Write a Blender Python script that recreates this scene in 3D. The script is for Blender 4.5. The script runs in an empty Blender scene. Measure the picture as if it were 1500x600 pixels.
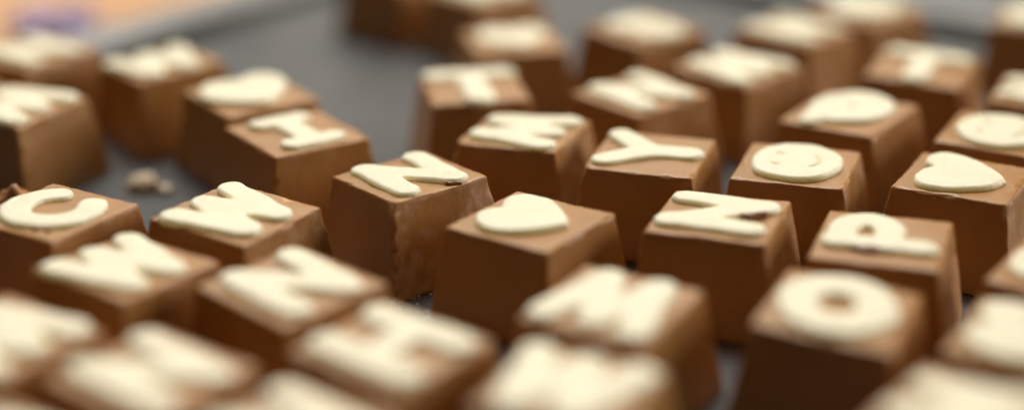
import bpy, bmesh, math, random
from mathutils import Vector, Matrix, Euler, noise
R = math.radians
S = bpy.context.scene
MM = 0.001
rnd = random.Random(7)

# ------------------------------------------------------------------ camera
cam_d = bpy.data.cameras.new("camera")
cam = bpy.data.objects.new("camera", cam_d)
S.collection.objects.link(cam)
cam.location = (0, 0, 0.17452)
cam.rotation_euler = (R(90 - 22.01), 0, 0)
cam_d.sensor_width = 36
cam_d.lens = 55.80
cam_d.clip_start = 0.01
cam_d.clip_end = 50
cam_d.dof.use_dof = True
cam_d.dof.focus_distance = 0.412
cam_d.dof.aperture_fstop = 2.1
cam_d.dof.aperture_blades = 0
S.camera = cam

# ------------------------------------------------------------------ world and lamps (indoor, soft overhead light)
W = bpy.data.worlds.new("World")
S.world = W
W.use_nodes = True
W.node_tree.nodes["Background"].inputs["Color"].default_value = (1.0, 0.86, 0.70, 1)
W.node_tree.nodes["Background"].inputs["Strength"].default_value = 0.032


def area(name, loc, target, sx, sy, power, col):
    d = bpy.data.lights.new(name, 'AREA')
    d.shape = 'RECTANGLE'
    d.size, d.size_y = sx, sy
    d.energy = power
    d.color = col
    o = bpy.data.objects.new(name, d)
    S.collection.objects.link(o)
    o.location = loc
    o.rotation_euler = (Vector(target) - Vector(loc)).to_track_quat('-Z', 'Y').to_euler()
    return o


area("ceiling_lamp", (-0.05, 1.45, 1.65), (-0.02, 0.40, 0.0), 1.2, 0.9, 50.5, (1.0, 0.95, 0.84))
area("back_sheen_lamp", (-0.15, 2.3, 0.95), (0.0, 0.45, 0.0), 1.9, 0.8, 9.5, (1.0, 0.90, 0.72))  # unseen lamp added behind to put sheen on the chocolate tops
area("side_window_lamp", (2.1, 0.85, 0.72), (0.0, 0.40, 0.0), 1.0, 0.9, 33, (1.0, 0.90, 0.76))

S.view_settings.view_transform = 'Standard'
S.view_settings.look = 'None'
S.view_settings.exposure = 0
S.view_settings.gamma = 1
try:
    S.view_settings.use_curve_mapping = False
except Exception:
    pass


# ------------------------------------------------------------------ materials
def new_mat(name):
    m = bpy.data.materials.new(name)
    m.use_nodes = True
    nt = m.node_tree
    b = nt.nodes["Principled BSDF"]
    return m, nt, b


def node(nt, t, **kw):
    n = nt.nodes.new(t)
    for k, v in kw.items():
        if k in n.inputs:
            n.inputs[k].default_value = v
        else:
            setattr(n, k, v)
    return n


def ramp(nt, fac, stops):
    r = nt.nodes.new('ShaderNodeValToRGB')
    e = r.color_ramp.elements
    while len(e) < len(stops):
        e.new(0.5)
    for i, (p, c) in enumerate(stops):
        e[i].position = p
        e[i].color = (c, c, c, 1) if isinstance(c, float) else (*c, 1)
    nt.links.new(fac, r.inputs[0])
    return r.outputs[0]


def mixc(nt, fac, a, b):
    m = nt.nodes.new('ShaderNodeMix')
    m.data_type = 'RGBA'
    if isinstance(fac, float):
        m.inputs[0].default_value = fac
    else:
        nt.links.new(fac, m.inputs[0])
    for s, i in ((a, 6), (b, 7)):
        if isinstance(s, tuple):
            m.inputs[i].default_value = (*s, 1)
        else:
            nt.links.new(s, m.inputs[i])
    return m.outputs[2]


def math_n(nt, op, a, b=None):
    m = nt.nodes.new('ShaderNodeMath')
    m.operation = op
    for i, s in enumerate((a, b)):
        if s is None:
            continue
        if isinstance(s, (int, float)):
            m.inputs[i].default_value = s
        else:
            nt.links.new(s, m.inputs[i])
    return m.outputs[0]


def bump(nt, b, h, strength, dist):
    n = nt.nodes.new('ShaderNodeBump')
    n.inputs["Strength"].default_value = strength
    n.inputs["Distance"].default_value = dist
    nt.links.new(h, n.inputs["Height"])
    nt.links.new(n.outputs[0], b.inputs["Normal"])


def tex_obj(nt, scale=(1, 1, 1), rnd_off=True):
    tc = nt.nodes.new('ShaderNodeTexCoord')
    mp = nt.nodes.new('ShaderNodeMapping')
    mp.inputs["Scale"].default_value = scale
    nt.links.new(tc.outputs["Object"], mp.inputs[0])
    if rnd_off:
        oi = nt.nodes.new('ShaderNodeObjectInfo')
        v = nt.nodes.new('ShaderNodeCombineXYZ')
        for i in range(3):
            nt.links.new(math_n(nt, 'MULTIPLY', oi.outputs["Random"], 7.3 + 3 * i), v.inputs[i])
        nt.links.new(v.outputs[0], mp.inputs["Location"])
    return mp.outputs[0]


def noise_t(nt, vec, scale, detail=3, rough=0.55, dist=0.0):
    n = node(nt, 'ShaderNodeTexNoise', Scale=scale, Detail=detail, Roughness=rough, Distortion=dist)
    nt.links.new(vec, n.inputs["Vector"])
    return n.outputs["Fac"]


# milk chocolate: warm brown, satin, with cloudy bloom, rubbed streaks and a few pale specks
MILK, nt, b = new_mat("milk_chocolate")
v = tex_obj(nt)
cloud = noise_t(nt, v, 90, 4)
base = mixc(nt, ramp(nt, cloud, [(0.3, 0.0), (0.7, 1.0)]), (0.328, 0.149, 0.036), (0.364, 0.170, 0.043))
streak = noise_t(nt, tex_obj(nt, (1.0, 1.0, 0.5)), 360, 4, 0.6)
patch = noise_t(nt, v, 70, 3, 0.6, 0.8)
att = nt.nodes.new('ShaderNodeAttribute')
att.attribute_type = 'OBJECT'
att.attribute_name = 'scuff'
sc = math_n(nt, 'MULTIPLY', ramp(nt, streak, [(0.36, 0.0), (0.66, 1.0)]), ramp(nt, patch, [(0.40, 0.0), (0.60, 1.0)]))
# scuffs live on the flanks, not on the top
ge = nt.nodes.new('ShaderNodeTexCoord')
sep = nt.nodes.new('ShaderNodeSeparateXYZ')
nt.links.new(ge.outputs["Normal"], sep.inputs[0])
flank = math_n(nt, 'MULTIPLY', ramp(nt, sep.outputs[2], [(0.45, 1.0), (0.8, 0.12)]), ramp(nt, sep.outputs[0], [(0.0, 0.12), (0.6, 1.0)]))
sc = math_n(nt, 'MULTIPLY', sc, flank)
sc = math_n(nt, 'MULTIPLY', sc, att.outputs["Fac"])
base = mixc(nt, sc, base, (0.47, 0.30, 0.19))
vor = node(nt, 'ShaderNodeTexVoronoi', Scale=330.0)
nt.links.new(v, vor.inputs["Vector"])
spk = math_n(nt, 'MULTIPLY', ramp(nt, vor.outputs["Distance"], [(0.06, 1.0), (0.11, 0.0)]),
             ramp(nt, noise_t(nt, v, 160, 2), [(0.52, 0.0), (0.60, 0.8)]))
base = mixc(nt, spk, base, (0.52, 0.34, 0.22))
geo = nt.nodes.new('ShaderNodeNewGeometry')            # backlit edge highlights painted in as a lighter orange
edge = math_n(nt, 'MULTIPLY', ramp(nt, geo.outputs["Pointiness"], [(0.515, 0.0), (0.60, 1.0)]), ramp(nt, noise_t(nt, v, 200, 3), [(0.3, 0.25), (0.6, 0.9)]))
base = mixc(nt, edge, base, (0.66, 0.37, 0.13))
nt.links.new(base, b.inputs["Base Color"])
rg = math_n(nt, 'ADD', math_n(nt, 'MULTIPLY', noise_t(nt, v, 240, 4), 0.16), 0.33)
rg = math_n(nt, 'ADD', rg, math_n(nt, 'MULTIPLY', sc, 0.25))
nt.links.new(rg, b.inputs["Roughness"])
b.inputs["IOR"].default_value = 1.46
b.inputs["Subsurface Weight"].default_value = 0.35
b.inputs["Subsurface Radius"].default_value = (1.0, 0.45, 0.2)
b.inputs["Subsurface Scale"].default_value = 0.0018
hh = math_n(nt, 'ADD', math_n(nt, 'MULTIPLY', noise_t(nt, v, 160, 3), 1.0), math_n(nt, 'MULTIPLY', noise_t(nt, v, 1500, 3), 0.16))
bump(nt, b, hh, 0.5, 0.00055)

# white chocolate: creamy, slightly translucent
WHITE, nt, b = new_mat("white_chocolate")
v = tex_obj(nt)
n1 = noise_t(nt, v, 130, 3)
wc = mixc(nt, ramp(nt, n1, [(0.3, 0.0), (0.7, 1.0)]), (0.74, 0.69, 0.525), (0.78, 0.735, 0.575))
rub = math_n(nt, 'MULTIPLY', ramp(nt, noise_t(nt, v, 300, 4, 0.65), [(0.60, 0.0), (0.72, 0.5)]), ramp(nt, noise_t(nt, v, 60, 2), [(0.5, 0.0), (0.62, 1.0)]))
nt.links.new(mixc(nt, rub, wc, (0.60, 0.42, 0.24)), b.inputs["Base Color"])
b.inputs["Roughness"].default_value = 0.42
b.inputs["IOR"].default_value = 1.45
b.inputs["Subsurface Weight"].default_value = 0.85
b.inputs["Subsurface Radius"].default_value = (1.0, 0.8, 0.42)
b.inputs["Subsurface Scale"].default_value = 0.0048
b.subsurface_method = 'BURLEY'
bump(nt, b, noise_t(nt, v, 420, 3), 0.35, 0.0004)

CRUMB, nt, b = new_mat("beige_crumb")
v = tex_obj(nt)
nt.links.new(mixc(nt, ramp(nt, noise_t(nt, v, 190, 3), [(0.4, 0.0), (0.62, 1.0)]), (0.68, 0.61, 0.47), (0.48, 0.33, 0.20)), b.inputs["Base Color"])
b.inputs["Roughness"].default_value = 0.6

YELLOW, nt, b = new_mat("yellowed_white_chocolate")
b.inputs["Base Color"].default_value = (0.80, 0.68, 0.40, 1)
b.inputs["Roughness"].default_value = 0.45
SMEAR, nt, b = new_mat("melted_dark_smear")
b.inputs["Base Color"].default_value = (0.30, 0.105, 0.040, 1)
b.inputs["Roughness"].default_value = 0.35
CARAMEL, nt, b = new_mat("broken_chocolate_face")
v = tex_obj(nt)
nt.links.new(mixc(nt, ramp(nt, noise_t(nt, v, 260, 4), [(0.35, 0.0), (0.65, 1.0)]), (0.30, 0.115, 0.030), (0.48, 0.22, 0.075)), b.inputs["Base Color"])
b.inputs["Roughness"].default_value = 0.5
bump(nt, b, noise_t(nt, v, 500, 4), 0.6, 0.0006)

# grey tray: satin blue-grey, smudged and lightly scratched
TRAY, nt, b = new_mat("grey_tray")
v = tex_obj(nt, rnd_off=False)
c = mixc(nt, ramp(nt, noise_t(nt, v, 14, 4), [(0.35, 0.0), (0.65, 1.0)]), (0.138, 0.144, 0.158), (0.170, 0.172, 0.178))
dust = ramp(nt, noise_t(nt, v, 700, 3, 0.7), [(0.62, 0.0), (0.74, 0.35)])
nt.links.new(mixc(nt, dust, c, (0.42, 0.38, 0.34)), b.inputs["Base Color"])
b.inputs["Metallic"].default_value = 0.25
rg = math_n(nt, 'ADD', math_n(nt, 'MULTIPLY', noise_t(nt, v, 30, 4), 0.2), 0.20)
nt.links.new(rg, b.inputs["Roughness"])
bump(nt, b, noise_t(nt, v, 60, 2), 0.15, 0.001)

GUTTER_SHADE, nt, b = new_mat("gutter_shade")  # near-black colour standing in for shadow along the tray rim
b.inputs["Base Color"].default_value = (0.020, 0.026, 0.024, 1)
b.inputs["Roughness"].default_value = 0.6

# warm wooden table beyond the tray
WOOD, nt, b = new_mat("warm_wood")
v = tex_obj(nt, (1.2, 9.0, 1.0), rnd_off=False)
g = noise_t(nt, v, 7, 5, 0.6, 1.2)
nt.links.new(mixc(nt, ramp(nt, g, [(0.35, 0.0), (0.65, 1.0)]), (0.46, 0.225, 0.095), (0.60, 0.32, 0.145)), b.inputs["Base Color"])
b.inputs["Roughness"].default_value = 0.45
bump(nt, b, g, 0.2, 0.001)

VIOLET, nt, b = new_mat("violet_foil")
v = tex_obj(nt)
nt.links.new(mixc(nt, noise_t(nt, v, 60, 3), (0.36, 0.30, 0.56), (0.50, 0.43, 0.68)), b.inputs["Base Color"])
b.inputs["Roughness"].default_value = 0.35
b.inputs["Metallic"].default_value = 0.3


# ------------------------------------------------------------------ object helpers
def link(name, bm_or_me, mat, parent=None, smooth=True):
    if isinstance(bm_or_me, bmesh.types.BMesh):
        me = bpy.data.meshes.new(name)
        bm_or_me.to_mesh(me)
        bm_or_me.free()
    else:
        me = bm_or_me
    if smooth:
        me.polygons.foreach_set("use_smooth", [True] * len(me.polygons))
    me.materials.append(mat)
    o = bpy.data.objects.new(name, me)
    S.collection.objects.link(o)
    if parent:
        o.parent = parent
    return o


# ------------------------------------------------------------------ setting: table and tray
bm = bmesh.new()
bmesh.ops.create_grid(bm, x_segments=4, y_segments=4, size=1.6)
tb = link('table_top', bm, WOOD, None, False)
tb.location = (0, 0.7, -0.009)
tb.rotation_euler = (0, 0, R(20))
tb['kind'] = 'structure'


def rounded_rect(x0, y0, x1, y1, r, n=10):
    pts = []
    for cx, cy, a in ((x1 - r, y1 - r, 0), (x0 + r, y1 - r, 90), (x0 + r, y0 + r, 180), (x1 - r, y0 + r, 270)):
        for k in range(n + 1):
            t = R(a + 90 * k / n)
            pts.append((cx + r * math.cos(t), cy + r * math.sin(t)))
    return pts


# tray frame: origin at its far corner, +X runs toward the right, -Y toward the camera's left
FAR = Vector((-0.0216, 0.7513, 0))
bm = bmesh.new()
prof = [(-2.0, 0), (-1.2, -0.4), (-0.6, -1.6), (-0.2, -6.6), (1.0, -7.4), (5.0, -7.4), (5.6, -6.6), (6.0, 4.6), (6.6, 6.0), (7.8, 6.6), (18.0, 8.6), (20.5, 8.8), (21.6, 8.4), (22.2, 7.2), (22.4, -8.4)]
loops = []
for off, z in prof:
    o = off * MM
    loops.append([bm.verts.new((x, y, z * MM)) for x, y in rounded_rect(-o, -0.86 - o, 0.66 + o, o, 0.018 + o)])
for a, c in zip(loops[:-1], loops[1:]):
    n = len(a)
    for i in range(n):
        bm.faces.new((a[i], a[(i + 1) % n], c[(i + 1) % n], c[i]))
bm.faces.new(loops[0])
for fc in bm.faces:                                  # rim shadow painted dark onto the gutter added between floor and rim
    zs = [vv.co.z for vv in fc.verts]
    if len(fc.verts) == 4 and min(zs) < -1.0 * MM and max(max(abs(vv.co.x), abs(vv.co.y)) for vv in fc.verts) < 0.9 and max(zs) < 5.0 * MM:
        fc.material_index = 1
bmesh.ops.recalc_face_normals(bm, faces=bm.faces)
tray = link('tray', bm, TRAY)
tray.data.materials.append(GUTTER_SHADE)
tray.location = FAR
tray.rotation_euler = (0, 0, R(-35.4))
tray['label'] = 'grey satin tray with a flat raised rim under all the chocolates'
tray['category'] = 'tray'
md = tray.modifiers.new('edges', 'EDGE_SPLIT')
md.split_angle = R(50)
t2 = tray.copy()
S.collection.objects.link(t2)
t2.location = FAR + Matrix.Rotation(R(-35.4), 3, 'Z') @ Vector((0.03, 0.916, 0))
t2['label'] = 'second grey tray glimpsed beyond the rim at the upper right'


# ------------------------------------------------------------------ chocolate bodies
TOP, BASE, HGT = 15.0, 18.7, 24.47


def grid_coords(n, half, r):
    """parameter positions along one edge, denser in the rounded margins"""
    out = []
    m = 4
    for i in range(m):
        out.append(-half + r * i / m)
    for i in range(n + 1):
        out.append(-half + r + (2 * half - 2 * r) * i / n)
    for i in range(1, m + 1):
        out.append(half - r + r * i / m)
    return out


def chocolate_body(seed, dh, tilt, dents=(), flash=0.0):
    """rounded block with draft: square top narrower than its base, uneven like a cast sweet; mm, base on z = 0"""
    r = 0.55
    hx, hz = TOP, (HGT + dh) / 2
    n = 22
    cs = grid_coords(n, hx, r)
    cz = grid_coords(n, hz, r)
    key = {}
    bm = bmesh.new()
    inner = Vector((hx - r, hx - r, hz - r))
    so = Vector((seed * 13.7, seed * 5.1, seed * 9.3))
    rot = Euler((R(tilt[0]), R(tilt[1]), 0)).to_matrix()

    def vert(p):
        k = tuple(round(c, 4) for c in p)
        if k in key:
            return key[k]
        q = Vector([max(-i, min(i, c)) for c, i in zip(p, inner)])
        d = Vector(p) - q
        nrm = d.normalized() if d.length > 1e-9 else Vector((0, 0, 1))
        s = q + nrm * r
        w = noise.noise(s * 0.09 + so) * 0.34 + noise.noise(s * 0.33 + so) * 0.10
        e = (abs(d.x) > 1e-6) + (abs(d.y) > 1e-6) + (abs(d.z) > 1e-6)
        if e >= 2:                                   # edges: small nicks and swellings
            w += noise.noise(s * 0.9 + so) * 0.16 - max(0, noise.noise(s * 0.42 - so) - 0.27) * 1.7
        s = s + nrm * w
        if flash and p[0] > hx - 3.2 and p[1] < -hx + 3.2 and s.z < hz - 1.5:   # ragged seam where the mould leaked
            m = min(1, (3.2 - max(hx - p[0], p[1] + hx)) / 1.2) * flash
            s += Vector((0.7, -0.7, 0)) * m * (0.55 + 1.0 * noise.noise(s * 0.5 + so) + 0.5 * noise.noise(s * 1.7 + so))
        t = (hz - s.z) / (2 * hz)                    # 0 top, 1 base
        f = 1 + (BASE / TOP - 1) * max(0, t)
        s = Vector((s.x * f, s.y * f, s.z + hz))
        for dx, dy, dz, rad, amt in dents:
            dd = (s - Vector((dx, dy, dz))).length
            if dd < rad:
                s -= Vector((dx, dy, 0)).normalized() * amt * (1 - (dd / rad) ** 2) ** 2
        tc = min(1, max(0, t))
        s.z -= (rot @ Vector((s.x, s.y, 0))).z * tc  # the base stays flat on the tray under a tilted top
        key[k] = bm.verts.new(s * MM)
        return key[k]

    def face(g1, g2, f):
        for i in range(len(g1) - 1):
            for j in range(len(g2) - 1):
                vs = [vert(f(g1[i], g2[j])), vert(f(g1[i + 1], g2[j])), vert(f(g1[i + 1], g2[j + 1])), vert(f(g1[i], g2[j + 1]))]
                if len(set(vs)) == 4:
                    bm.faces.new(vs)

    face(cs, cs, lambda a, c: (a, c, hz))
    face(cs, cs, lambda a, c: (c, a, -hz))
    face(cs, cz, lambda a, c: (a, -hx, c))
    face(cs, cz, lambda a, c: (-a, hx, c))
    face(cs, cz, lambda a, c: (hx, a, c))
    face(cs, cz, lambda a, c: (-hx, -a, c))
    return bm


# ------------------------------------------------------------------ white chocolate marks: distance field -> cast relief
def seg_d(px, py, a, c, ra, rb):
    dx, dy = c[0] - a[0], c[1] - a[1]
    L2 = dx * dx + dy * dy
    t = 0 if L2 == 0 else max(0, min(1, ((px - a[0]) * dx + (py - a[1]) * dy) / L2))
    return math.hypot(px - a[0] - dx * t, py - a[1] - dy * t) - (ra + (rb - ra) * t)


def poly_d(px, py, pts):
    d = 1e9
    ins = False
    n = len(pts)
    for i in range(n):
        ax, ay = pts[i]
        bx, by = pts[(i + 1) % n]
        ex, ey = bx - ax, by - ay
        wx, wy = px - ax, py - ay
        t = max(0, min(1, (wx * ex + wy * ey) / (ex * ex + ey * ey + 1e-12)))
        d = min(d, (wx - ex * t) ** 2 + (wy - ey * t) ** 2)
        if (ay > py) != (by > py) and px < (bx - ax) * (py - ay) / (by - ay) + ax:
            ins = not ins
    d = math.sqrt(d)
    return -d if ins else d


def catmull(pts, k=5, sharp=()):
    out = []
    n = len(pts)
    for i in range(n):
        p0, p1, p2, p3 = (Vector(pts[(i + j - 1) % n]) for j in range(4))
        if i in sharp:
            p0 = p1
        if (i + 1) % n in sharp:
            p3 = p2
        for s in range(k):
            t = s / k
            q = 0.5 * ((2 * p1) + (p2 - p0) * t + (2 * p0 - 5 * p1 + 4 * p2 - p3) * t * t + (3 * p1 - p0 - 3 * p2 + p3) * t ** 3)
            out.append((q.x, q.y))
    return out


def arc(cx, cy, rx, ry, a0, a1, n=10):
    return [(cx + rx * math.cos(R(a0 + (a1 - a0) * i / n)), cy + ry * math.sin(R(a0 + (a1 - a0) * i / n))) for i in range(n + 1)]


def chain(pts, r):
    return [(a, c, r, r) for a, c in zip(pts[:-1], pts[1:])]


# strokes: (start, end, radius at start, radius at end), letter upright, mm
GL = {
    'N': [((-8.2, -10.2), (-7.0, 10.6), 3.0, 3.2), ((-6.4, 9.6), (6.6, -9.6), 2.9, 2.9), ((7.0, -10.4), (9.0, 10.8), 3.0, 2.8)],
    'W': [((-11.3, 9.8), (-7.8, -9.6), 2.9, 2.9), ((-7.6, -9.4), (-0.6, 9.2), 2.6, 2.7), ((-0.6, 9.2), (4.0, -9.4), 2.7, 2.6), ((4.2, -9.4), (10.4, 10.2), 2.8, 2.7)],
    'M': [((-10.8, -10.0), (-6.4, 10.0), 2.8, 2.8), ((-6.0, 9.6), (0.2, -8.6), 2.6, 2.6), ((0.2, -8.6), (6.0, 9.6), 2.6, 2.6), ((6.4, 10.0), (10.6, -10.0), 2.8, 2.8)],
    'H': [((-8.4, -10.4), (-8.0, 10.6), 3.3, 3.3), ((8.6, -10.4), (8.2, 10.6), 3.3, 3.3), ((-7, 0.0), (7, 0.2), 3.0, 3.0)],
    'I': [((0.2, -9), (0, 9), 3.3, 3.3), ((-6.6, -9.4), (6.8, -9.2), 2.7, 2.7), ((-6.6, 10.0), (6.4, 10.0), 2.7, 2.7)],
    'T': [((0, -11), (0, 8), 3.3, 3.2), ((-9.8, 9.6), (9.6, 9.8), 3.0, 3.0)],
    'Y': [((-9.2, 11.0), (-0.4, 0.6), 2.9, 3.3), ((10.2, 10.8), (0.4, 0.6), 2.9, 3.3), ((0, 0), (0.8, -10.8), 3.5, 3.2)],
    'P': [((-4.2, -10.4), (-4.6, 10.4), 3.1, 3.1)] + chain([(-4, 9.6)] + arc(2.2, 4.2, 6.9, 5.6, 80, -80, 9) + [(-4, -2.0)], 3.2),
    'C': chain(arc(0.5, 0.0, 9.4, 9.6, 38, 318, 18), 3.0),
    'O': chain(arc(0.6, 0.4, 9.4, 8.6, 0, 360, 24), 3.9),
    'loop': chain(arc(3.2, 0.8, 7.4, 6.6, 0, 360, 20), 5.2) + [((-1.5, 7.2), (-11.4, 6.6), 3.4, 2.9)],
    'S': chain(arc(0.3, 5.2, 6.8, 4.8, 20, 270, 12) + arc(0.3, -5.0, 7.0, 5.4, 90, -150, 12), 3.0),
}
HEART = catmull([(0.8, -10.6), (4.0, -8.0), (9.2, -2.4), (12.0, 3.8), (11.5, 9.6), (7.7, 12.3), (3.6, 11.6), (1.0, 9.5), (-1.6, 11.6), (-6.0, 12.2), (-10.6, 8.6), (-12.4, 3.2), (-11.4, -1.6), (-6.8, -6.6)], 5, (0,))
HEART_W = catmull([(-1.0, -11.3), (3.2, -8.8), (8.8, -3.4), (12.8, 3.2), (13.0, 8.8), (9.6, 11.7), (4.2, 11.4), (1.2, 9.0), (-2.6, 10.9), (-8.2, 11.0), (-12.6, 8.4), (-13.6, 3.4), (-12.2, -2.2), (-7.4, -7.6)], 5, (0,))
SHAPES = {'heart': HEART, 'wide_heart': HEART_W}


def field(kind, seed, holes=()):
    so = Vector((seed * 3.3, seed * 7.7, 0))
    strokes = GL.get(kind)
    poly = SHAPES.get(kind)

    def f(x, y):
        wx = noise.noise(Vector((x * .16, y * .16, 1.3)) + so) * 0.55
        wy = noise.noise(Vector((x * .16, y * .16, 8.1)) + so) * 0.55
        px, py = x + wx, y + wy
        if kind == 'smiley':
            d = math.hypot(px / 13.6, py / 12.2) - 1
            d *= 12.6
        elif poly:
            d = poly_d(px, py, poly)
        else:
            k = 0.9
            d = None
            for s in strokes:
                q = seg_d(px, py, *s)
                if d is None:
                    d = q
                else:
                    h = max(0, k - abs(d - q)) / k
                    d = min(d, q) - h * h * k * 0.25
        return d - ({'W': 1.2, 'M': 1.15, 'N': 0.85, 'P': 0.5, 'O': 0.4, 'H': 0.8, 'loop': 0.3}.get(kind, 0.7) if strokes else 0) + noise.noise(Vector((x * .7, y * .7, 4.4)) + so) * 0.06
    return f


def relief(kind, seed, turn=0, height=1.9, rnd_r=1.3, step=0.42, scale=1.0):
    """cast relief in the chocolate's own frame; letters stand upright toward -X (then turned by quarter turns)"""
    f = field(kind, seed)
    L = 16.4
    n = int(2 * L / step)
    g = [[f(-L + i * step, -L + j * step) for j in range(n + 1)] for i in range(n + 1)]
    bm = bmesh.new()
    cache = {}
    ca, sa = [(1, 0), (0, 1), (-1, 0), (0, -1)][turn % 4]
    so = Vector((seed * 1.7, seed * 2.9, 3.0))

    def place(gx, gy, d):
        u = min(1.0, max(0.0, -d / rnd_r))
        z = height * (0.30 + 0.70 * math.sqrt(max(0, 1 - (1 - u) ** 2)))
        z += noise.noise(Vector((gx * .22, gy * .22, 0)) + so) * 0.14 * u
        x, y = -gy * scale, gx * scale
        return bm.verts.new(Vector((x * ca - y * sa, x * sa + y * ca, z)) * MM)

    def corner(i, j):
        if ('c', i, j) not in cache:
            cache[('c', i, j)] = place(-L + i * step, -L + j * step, g[i][j])
        return cache[('c', i, j)]

    def cut(a, c):
        k = ('e',) + tuple(sorted((a, c)))
        if k not in cache:
            da, dc = g[a[0]][a[1]], g[c[0]][c[1]]
            t = max(0.04, min(0.96, da / (da - dc)))
            cache[k] = place(-L + (a[0] + (c[0] - a[0]) * t) * step, -L + (a[1] + (c[1] - a[1]) * t) * step, 0)
        return cache[k]

    rim = []
    for i in range(n):
        for j in range(n):
            q = [(i, j), (i + 1, j), (i + 1, j + 1), (i, j + 1)]
            ins = [g[a][c] < 0 for a, c in q]
            if not any(ins):
                continue
            vs = []
            cuts = []
            for k in range(4):
                a, c = q[k], q[(k + 1) % 4]
                if ins[k]:
                    vs.append(corner(*a))
                if ins[k] != ins[(k + 1) % 4]:
                    e = cut(a, c)
                    vs.append(e)
                    cuts.append((e, ins[k]))
            if len(vs) >= 3 and len(set(vs)) == len(vs):
                try:
                    bm.faces.new(vs)
                except ValueError:
                    pass
    bm.normal_update()
    if sum(fc.normal.z for fc in bm.faces) < 0:
        bmesh.ops.reverse_faces(bm, faces=bm.faces)
    edges = [e for e in bm.edges if e.is_boundary]
    ret = bmesh.ops.extrude_edge_only(bm, edges=edges)
    for vtx in ret['geom']:
        if isinstance(vtx, bmesh.types.BMVert):
            vtx.co.z = -0.6 * MM
    bmesh.ops.recalc_face_normals(bm, faces=bm.faces)
    return bm


def lump(rx, ry, rz, seed, amp=0.35, sub=3):
    bm = bmesh.new()
    bmesh.ops.create_icosphere(bm, subdivisions=sub, radius=1)
    so = Vector((seed * 4.1, seed * 2.2, seed))
    for vtx in bm.verts:
        s = 1 + amp * noise.noise(vtx.co * 1.6 + so) + amp * 0.5 * noise.noise(vtx.co * 4 + so)
        vtx.co = Vector((vtx.co.x * rx * s, vtx.co.y * ry * s, vtx.co.z * rz * s)) * MM
    return bm


MARK_NAME = {'heart': 'heart', 'wide_heart': 'heart', 'smiley': 'smiley_face', 'loop': 'rounded_mark'}
GROUP = 'moulded chocolates with white marks on the tray'
count = [0]


def chocolate(x, y, yaw, dh, tx, ty, mark, label, turn=0, scuff=0.3, dents=(), scale=1.0, smears=(), flash=0.0):
    count[0] += 1
    seed = count[0]
    root = bpy.data.objects.new('chocolate', None)
    S.collection.objects.link(root)
    root.empty_display_size = 0.01
    root.location = (x * MM, y * MM, 0.0)
    root.rotation_euler = (R(tx), R(ty), R(yaw))
    root['label'] = label
    root['category'] = 'chocolate'
    root['group'] = GROUP
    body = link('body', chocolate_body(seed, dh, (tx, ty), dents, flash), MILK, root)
    body['scuff'] = scuff
    solid = mark in SHAPES or mark == 'smiley'
    m = link(MARK_NAME.get(mark, 'letter'), relief(mark, seed, turn, 1.6 if solid else 1.35, 0.75 if solid else 0.95, scale=scale), WHITE, root)
    m.location = (0, 0, (HGT + dh) * MM)
    if mark == 'smiley':
        for nm, gx, gy, rx, ry in (('eye', -4.0, 5.0, .9, 1.2), ('eye', 4.4, 5.2, .9, 1.2)):
            e = link(nm, lump(ry, rx, 0.28, seed + gx, 0.15, 2), YELLOW, m)
            e.location = (-gy * MM, gx * MM, 1.6 * MM)
        bmm = bmesh.new()
        pts = arc(0.2, 0.2, 6.6, 6.2, 222, 318, 14)
        ring = []
        for k, (gx, gy) in enumerate(pts):
            w = 0.5 * math.sin(math.pi * (k + 0.6) / (len(pts) + 0.2))
            dx, dy = gx / 6.6, gy / 6.2
            ring.append([bmm.verts.new(Vector((-(gy + dy * w * s), gx + dx * w * s, h)) * MM) for s, h in ((-1, -.3), (-.7, .22), (.7, .22), (1, -.3))])
        for a, c in zip(ring[:-1], ring[1:]):
            for k in range(3):
                bmm.faces.new((a[k], a[k + 1], c[k + 1], c[k]))
        mo = link('mouth', bmm, YELLOW, m)
        mo.location = (0, 0, 1.6 * MM)
    for sx, sy, sz, rx, ry, rz, rot in smears:
        s = link('chocolate_smear', lump(rx, ry, rz, seed + sx, 0.5), SMEAR, m)
        s.location = (sx * MM, sy * MM, sz * MM)
        s.rotation_euler = (0, 0, R(rot))
    return root


CH = chocolate
# sharp middle row, left to right
CH(-115.2, 367.2, -30.8, -0.25, -1.0, -0.3, 'C', 'chocolate with a white letter C, in focus at the left edge', scuff=0.25,
   smears=((9.4, -10.4, 0.3, .8, .6, .6, 0), (6.6, -11.8, .3, .7, .6, .6, 0)))
CH(-69.7, 367.6, -30.9, -0.52, -0.5, 1.6, 'W', 'chocolate with a crisp white W, right of the letter C chocolate', scuff=0.9)
CH(-25.9, 391.0, -52.3, -0.13, 0.7, -3.2, 'N', 'tall chocolate with a white N and a scuffed whitish flank, left of centre', scuff=1.0,
   dents=((20, 16, 22, 9, 1.6), (16, -16, 24, 3.2, 0.8)), flash=1.0, smears=((13.2, 4.8, 0.1, 0.8, 2.4, .6, -32),))
CH(5.3, 361.0, -36.1, -0.09, 0.0, -1.9, 'heart', 'sharpest chocolate with a white heart, in the middle of the picture', scuff=0.2)
CH(52.0, 363.6, -20.9, -0.08, -0.7, -2.0, 'N', 'chocolate with a white N smeared dark red, right of the central heart', scuff=0.95,
   smears=((7.4, 0.2, 0.8, 3.2, 0.55, .6, 8), (10.4, 1.6, 1.0, 1.6, .7, .8, 25)))
CH(89.5, 349.5, -20.5, -0.06, 1.0, -1.9, 'P', 'chocolate with a white letter P whose edge shows dark red', scuff=0.95,
   smears=((-2.0, -7.9, 0.3, 5.0, 0.8, .9, -4),))
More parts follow.
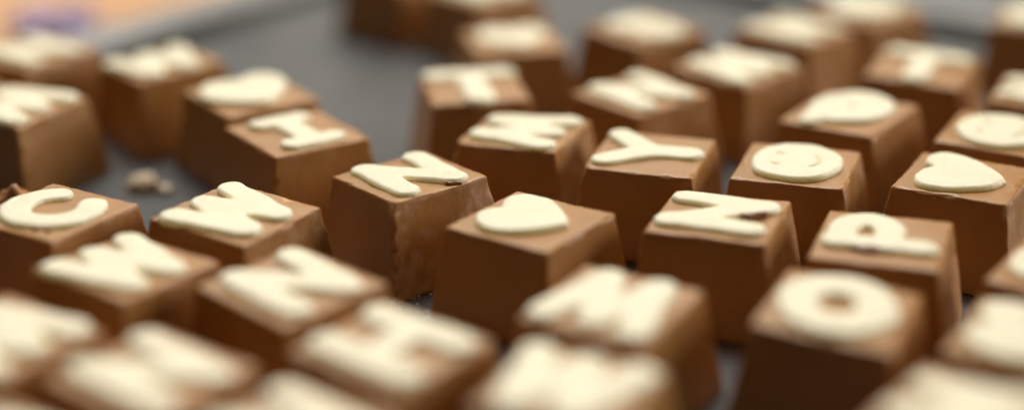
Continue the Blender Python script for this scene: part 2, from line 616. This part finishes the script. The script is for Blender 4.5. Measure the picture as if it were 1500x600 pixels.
# second row
CH(-61.8, 426.2, -53.5, -0.11, -1.3, 0.6, 'I', 'chocolate with a white serifed I, behind the crisp W', scuff=0.15)
CH(4.0, 426.1, -21.9, 0.05, -0.7, -2.1, 'M', 'chocolate with a soft white M, directly behind the central heart', scuff=0.7, dents=((-15, -15, 23, 4, 1.2),))
CH(38.4, 408.4, -18.3, 0.31, 1.4, -0.6, 'Y', 'chocolate with a white letter Y, behind the red-smeared N', scuff=0.6, dents=((-15, -15, 24, 3, .8), (15, -15, 24, 2.4, .6)))
CH(77.2, 399.9, -19.7, -0.06, 0.1, -1.4, 'smiley', 'chocolate with a white smiley disc, behind the letter P chocolate', scuff=0.8, dents=((15, -15, 24, 2.4, .6),))
CH(119.4, 390.3, -29.3, 0.00, -0.1, -1.0, 'wide_heart', 'chocolate with a white heart at the right edge, beside the smiley disc', scuff=0.8, dents=((16, -15, 23, 3.4, 1.0),))
CH(138.5, 424.9, -29.7, 0.06, 0.3, 0.5, 'smiley', 'blurred smiley chocolate cut by the right edge, behind the right-hand heart', scuff=0.2)
CH(100.9, 443.5, -39.0, 0.03, 3.0, -2.9, 'loop', 'chocolate with a lopsided rounded white mark, behind the smiley nearer the centre', scuff=0.4)
# third row and beyond
CH(40.2, 462.9, -52.3, -0.17, 2.0, -0.6, 'N', 'blurred chocolate with a white N, behind the letter Y chocolate', scuff=0.5)
CH(72.2, 489.8, -45.0, -0.07, 0.3, 0.6, 'M', 'blurred chocolate with a broad white M, behind and right of the blurred N', scuff=0.4)
CH(132.0, 490.7, -26.7, 0.11, 3.3, 1.2, 'T', 'blurred chocolate with a white letter T, upper right behind the lopsided mark', turn=3, scuff=0.3)
CH(163.5, 461.7, -27.0, 0.0, 0.0, 0.0, 'M', 'chocolate mostly cut off at the right edge, right of the letter T', scuff=0.3)
CH(-11.8, 468.5, -79.3, 0.03, -0.1, 0.2, 'T', 'blurred chocolate with a T-like white mark, beside the bare tray at centre', scuff=0.3, scale=1.12)
CH(-79.8, 460.8, -54.6, 0.02, 0.1, 0.4, 'heart', 'blurred chocolate with a white heart, just behind the serifed I', scuff=0.2, scale=1.16)
CH(-112.3, 493.4, -52.5, -0.07, 2.0, -2.5, 'W', 'blurred chocolate with a white W, upper left with the tray rim behind', scuff=0.2)
CH(-148.4, 451.0, -27.1, 0.02, 0.6, 0.0, 'M', 'blurred chocolate showing a wide plain flank, left edge behind the letter C', scuff=0.2)
CH(-159.2, 506.8, -34.8, 0.01, 0.2, 0.0, 'N', 'very blurred chocolate at the upper left edge, in front of the violet wrapper', scuff=0.2)
CH(-182.0, 474.9, -40.0, 0.0, 0.0, 0.0, 'O', 'sliver of a chocolate at the left edge, between two blurred lettered ones', scuff=0.2)
CH(0.6, 519.8, -77.0, 0.04, 0.2, 0.0, 'heart', 'blurred chocolate with a white heart, top centre behind the T-like mark', scuff=0.3)
CH(46.0, 534.2, -53.6, -0.07, 0.4, -0.3, 'S', 'very blurred chocolate at the top edge, right of the top-centre heart', scuff=0.3)
CH(97.9, 533.4, -41.0, 0.01, 0.1, 0.3, 'N', 'very blurred chocolate with a white N, behind the broad M', scuff=0.5)
CH(127.6, 560.2, -49.5, 0.01, 0.3, 0.0, 'smiley', 'very blurred chocolate with a white disc, top edge behind the letter T', scuff=0.3)
CH(188.0, 546.0, -25.6, 0.04, -0.1, 0.2, 'O', 'dark-fronted blurred chocolate in the top right corner', scuff=0.2)
CH(-44.3, 614.8, -40.0, 0.0, 0.0, 0.0, 'M', 'farthest dark chocolate at the top edge, alone on the bare tray', scuff=0.2)
CH(-10.6, 586.8, -50.0, 0.0, 0.0, 0.0, 'N', 'dark blurred chocolate at the top edge, behind the top-centre heart', scuff=0.2)
# front rows, out of focus toward the camera
CH(-90.1, 333.4, -34.2, -0.12, -3.2, 0.4, 'W', 'soft-focus chocolate with a white W, directly in front of the letter C', scuff=0.8)
CH(-49.6, 324.5, -41.8, -0.19, 0.8, 1.0, 'N', 'soft-focus chocolate with a white N, in front of the crisp W', scuff=0.3)
CH(-25.1, 293.5, -37.0, 0.13, 0.2, 0.9, 'H', 'soft-focus chocolate with a white H, below the left of centre N', scuff=0.3)
CH(22.7, 313.4, -31.5, 0.20, 2.2, -1.4, 'M', 'soft-focus chocolate with a white M, in front of the central heart', turn=3, scuff=0.2)
CH(70.2, 310.9, -24.9, 0.58, 1.7, 1.6, 'O', 'soft-focus chocolate with a white ring O, in front of the letter P', scuff=0.3)
CH(11.3, 275.4, -26.1, 0.01, 0.0, 0.1, 'W', 'very blurred foreground chocolate with a white W, bottom centre', turn=3, scuff=0.2)
CH(127.9, 330.2, -34.7, 0.02, 0.6, 0.0, 'S', 'chocolate cut by the right edge, in front of the right-hand heart', scuff=0.3)
CH(109.1, 296.6, -31.4, 0.02, 0.5, 0.0, 'heart', 'very blurred foreground chocolate cut by the right edge beside the ring O', scuff=0.3, scale=1.08)
CH(86.4, 264.5, -37.4, 0.06, 0.1, -0.5, 'M', 'very blurred foreground chocolate at the bottom right edge', scuff=0.3)
CH(-73.0, 281.5, -33.8, -0.04, -1.2, 1.7, 'N', 'very blurred foreground chocolate with a white N, lower left', scuff=0.3)
CH(-107.4, 297.4, -33.5, 0.03, 0.0, 0.7, 'M', 'very blurred foreground chocolate with a white letter, left edge near the bottom', scuff=0.3)
CH(-137.1, 320.7, -34.0, 0.0, 0.0, -0.1, 'H', 'brown corner of a chocolate at the left edge, below the letter C', scuff=0.2)
CH(-41.1, 258.7, -37.0, 0.0, 0.0, 0.0, 'N', 'nearest chocolate at the bottom edge, below the soft-focus H', scuff=0.2)
CH(-94.1, 249.8, -35.0, 0.0, 0.0, 0.0, 'M', 'nearest chocolate in the bottom left corner', scuff=0.2)

# ------------------------------------------------------------------ small things on the tray
o = link('chocolate_fragment', lump(9, 7.5, 9.0, 3.7, 0.4, 4), CARAMEL)
o.location = (-0.1365, 0.4015, 0.0075)
o['label'] = 'rough broken chocolate lump at the left edge behind the letter C'
o['category'] = 'chocolate piece'

for k, (x, y, r, lb) in enumerate((
        (-110.5, 443.5, 4.6, 'largest pale crumb on the dark tray behind the letter C and W'),
        (-104.0, 441.5, 2.6, 'small pale crumb right beside the largest crumb'),
        (-112.0, 449.5, 2.2, 'small pale crumb just behind the largest crumb'))):
    o = link('white_chocolate_crumb', lump(r, r * .8, r * .55, k + 2.5, 0.45), CRUMB)
    o.location = (x * MM, y * MM, r * .42 * MM)
    o['label'] = lb
    o['category'] = 'crumb'
    o['group'] = 'white chocolate crumbs on the tray'

bm = bmesh.new()
for k in range(16):
    a, d = rnd.uniform(0, 6.28), rnd.uniform(0.0, 5.5)
    s = lump(rnd.uniform(.25, .7), rnd.uniform(.2, .55), rnd.uniform(.15, .35), k, 0.4, 1)
    me = bpy.data.meshes.new('tmp')
    s.to_mesh(me)
    s.free()
    cx, cy = rnd.choice(((-23.0, 369.0), (108, 366), (-108, 440), (-100, 446)))
    me.transform(Matrix.Translation(Vector(((cx + d * math.cos(a)) * MM, (cy + d * math.sin(a)) * MM, 0.0002))))
    bm.from_mesh(me)
    bpy.data.meshes.remove(me)
o = link('sugar_crumbs', bm, WHITE)
o['label'] = 'scattered tiny pale crumbs on the tray between the chocolates'
o['category'] = 'crumbs'
o['kind'] = 'stuff'

# violet wrapper on the table beyond the tray
bm = bmesh.new()
bmesh.ops.create_grid(bm, x_segments=40, y_segments=40, size=0.5)
for vtx in bm.verts:
    p = vtx.co.copy()
    h = abs(noise.noise(p * 5 + Vector((3, 1, 0)))) * 10 + abs(noise.noise(p * 11 + Vector((1, 7, 2)))) * 4 + 4 * (1 - (p.x * p.x + p.y * p.y) * 2)
    vtx.co = Vector((p.x * 34 + 3 * noise.noise(p * 3), p.y * 28 + 3 * noise.noise(p * 3 + Vector((9, 0, 0))), max(0.2, h))) * MM
o = link('foil_wrapper', bm, VIOLET)
o.location = (-0.193, 0.650, -0.009)
o.rotation_euler = (0, 0, R(25))
sd = o.modifiers.new('thickness', 'SOLIDIFY')
sd.thickness = 0.0003
o['label'] = 'out of focus violet-blue wrapper lying beyond the tray, upper left'
o['category'] = 'wrapper'
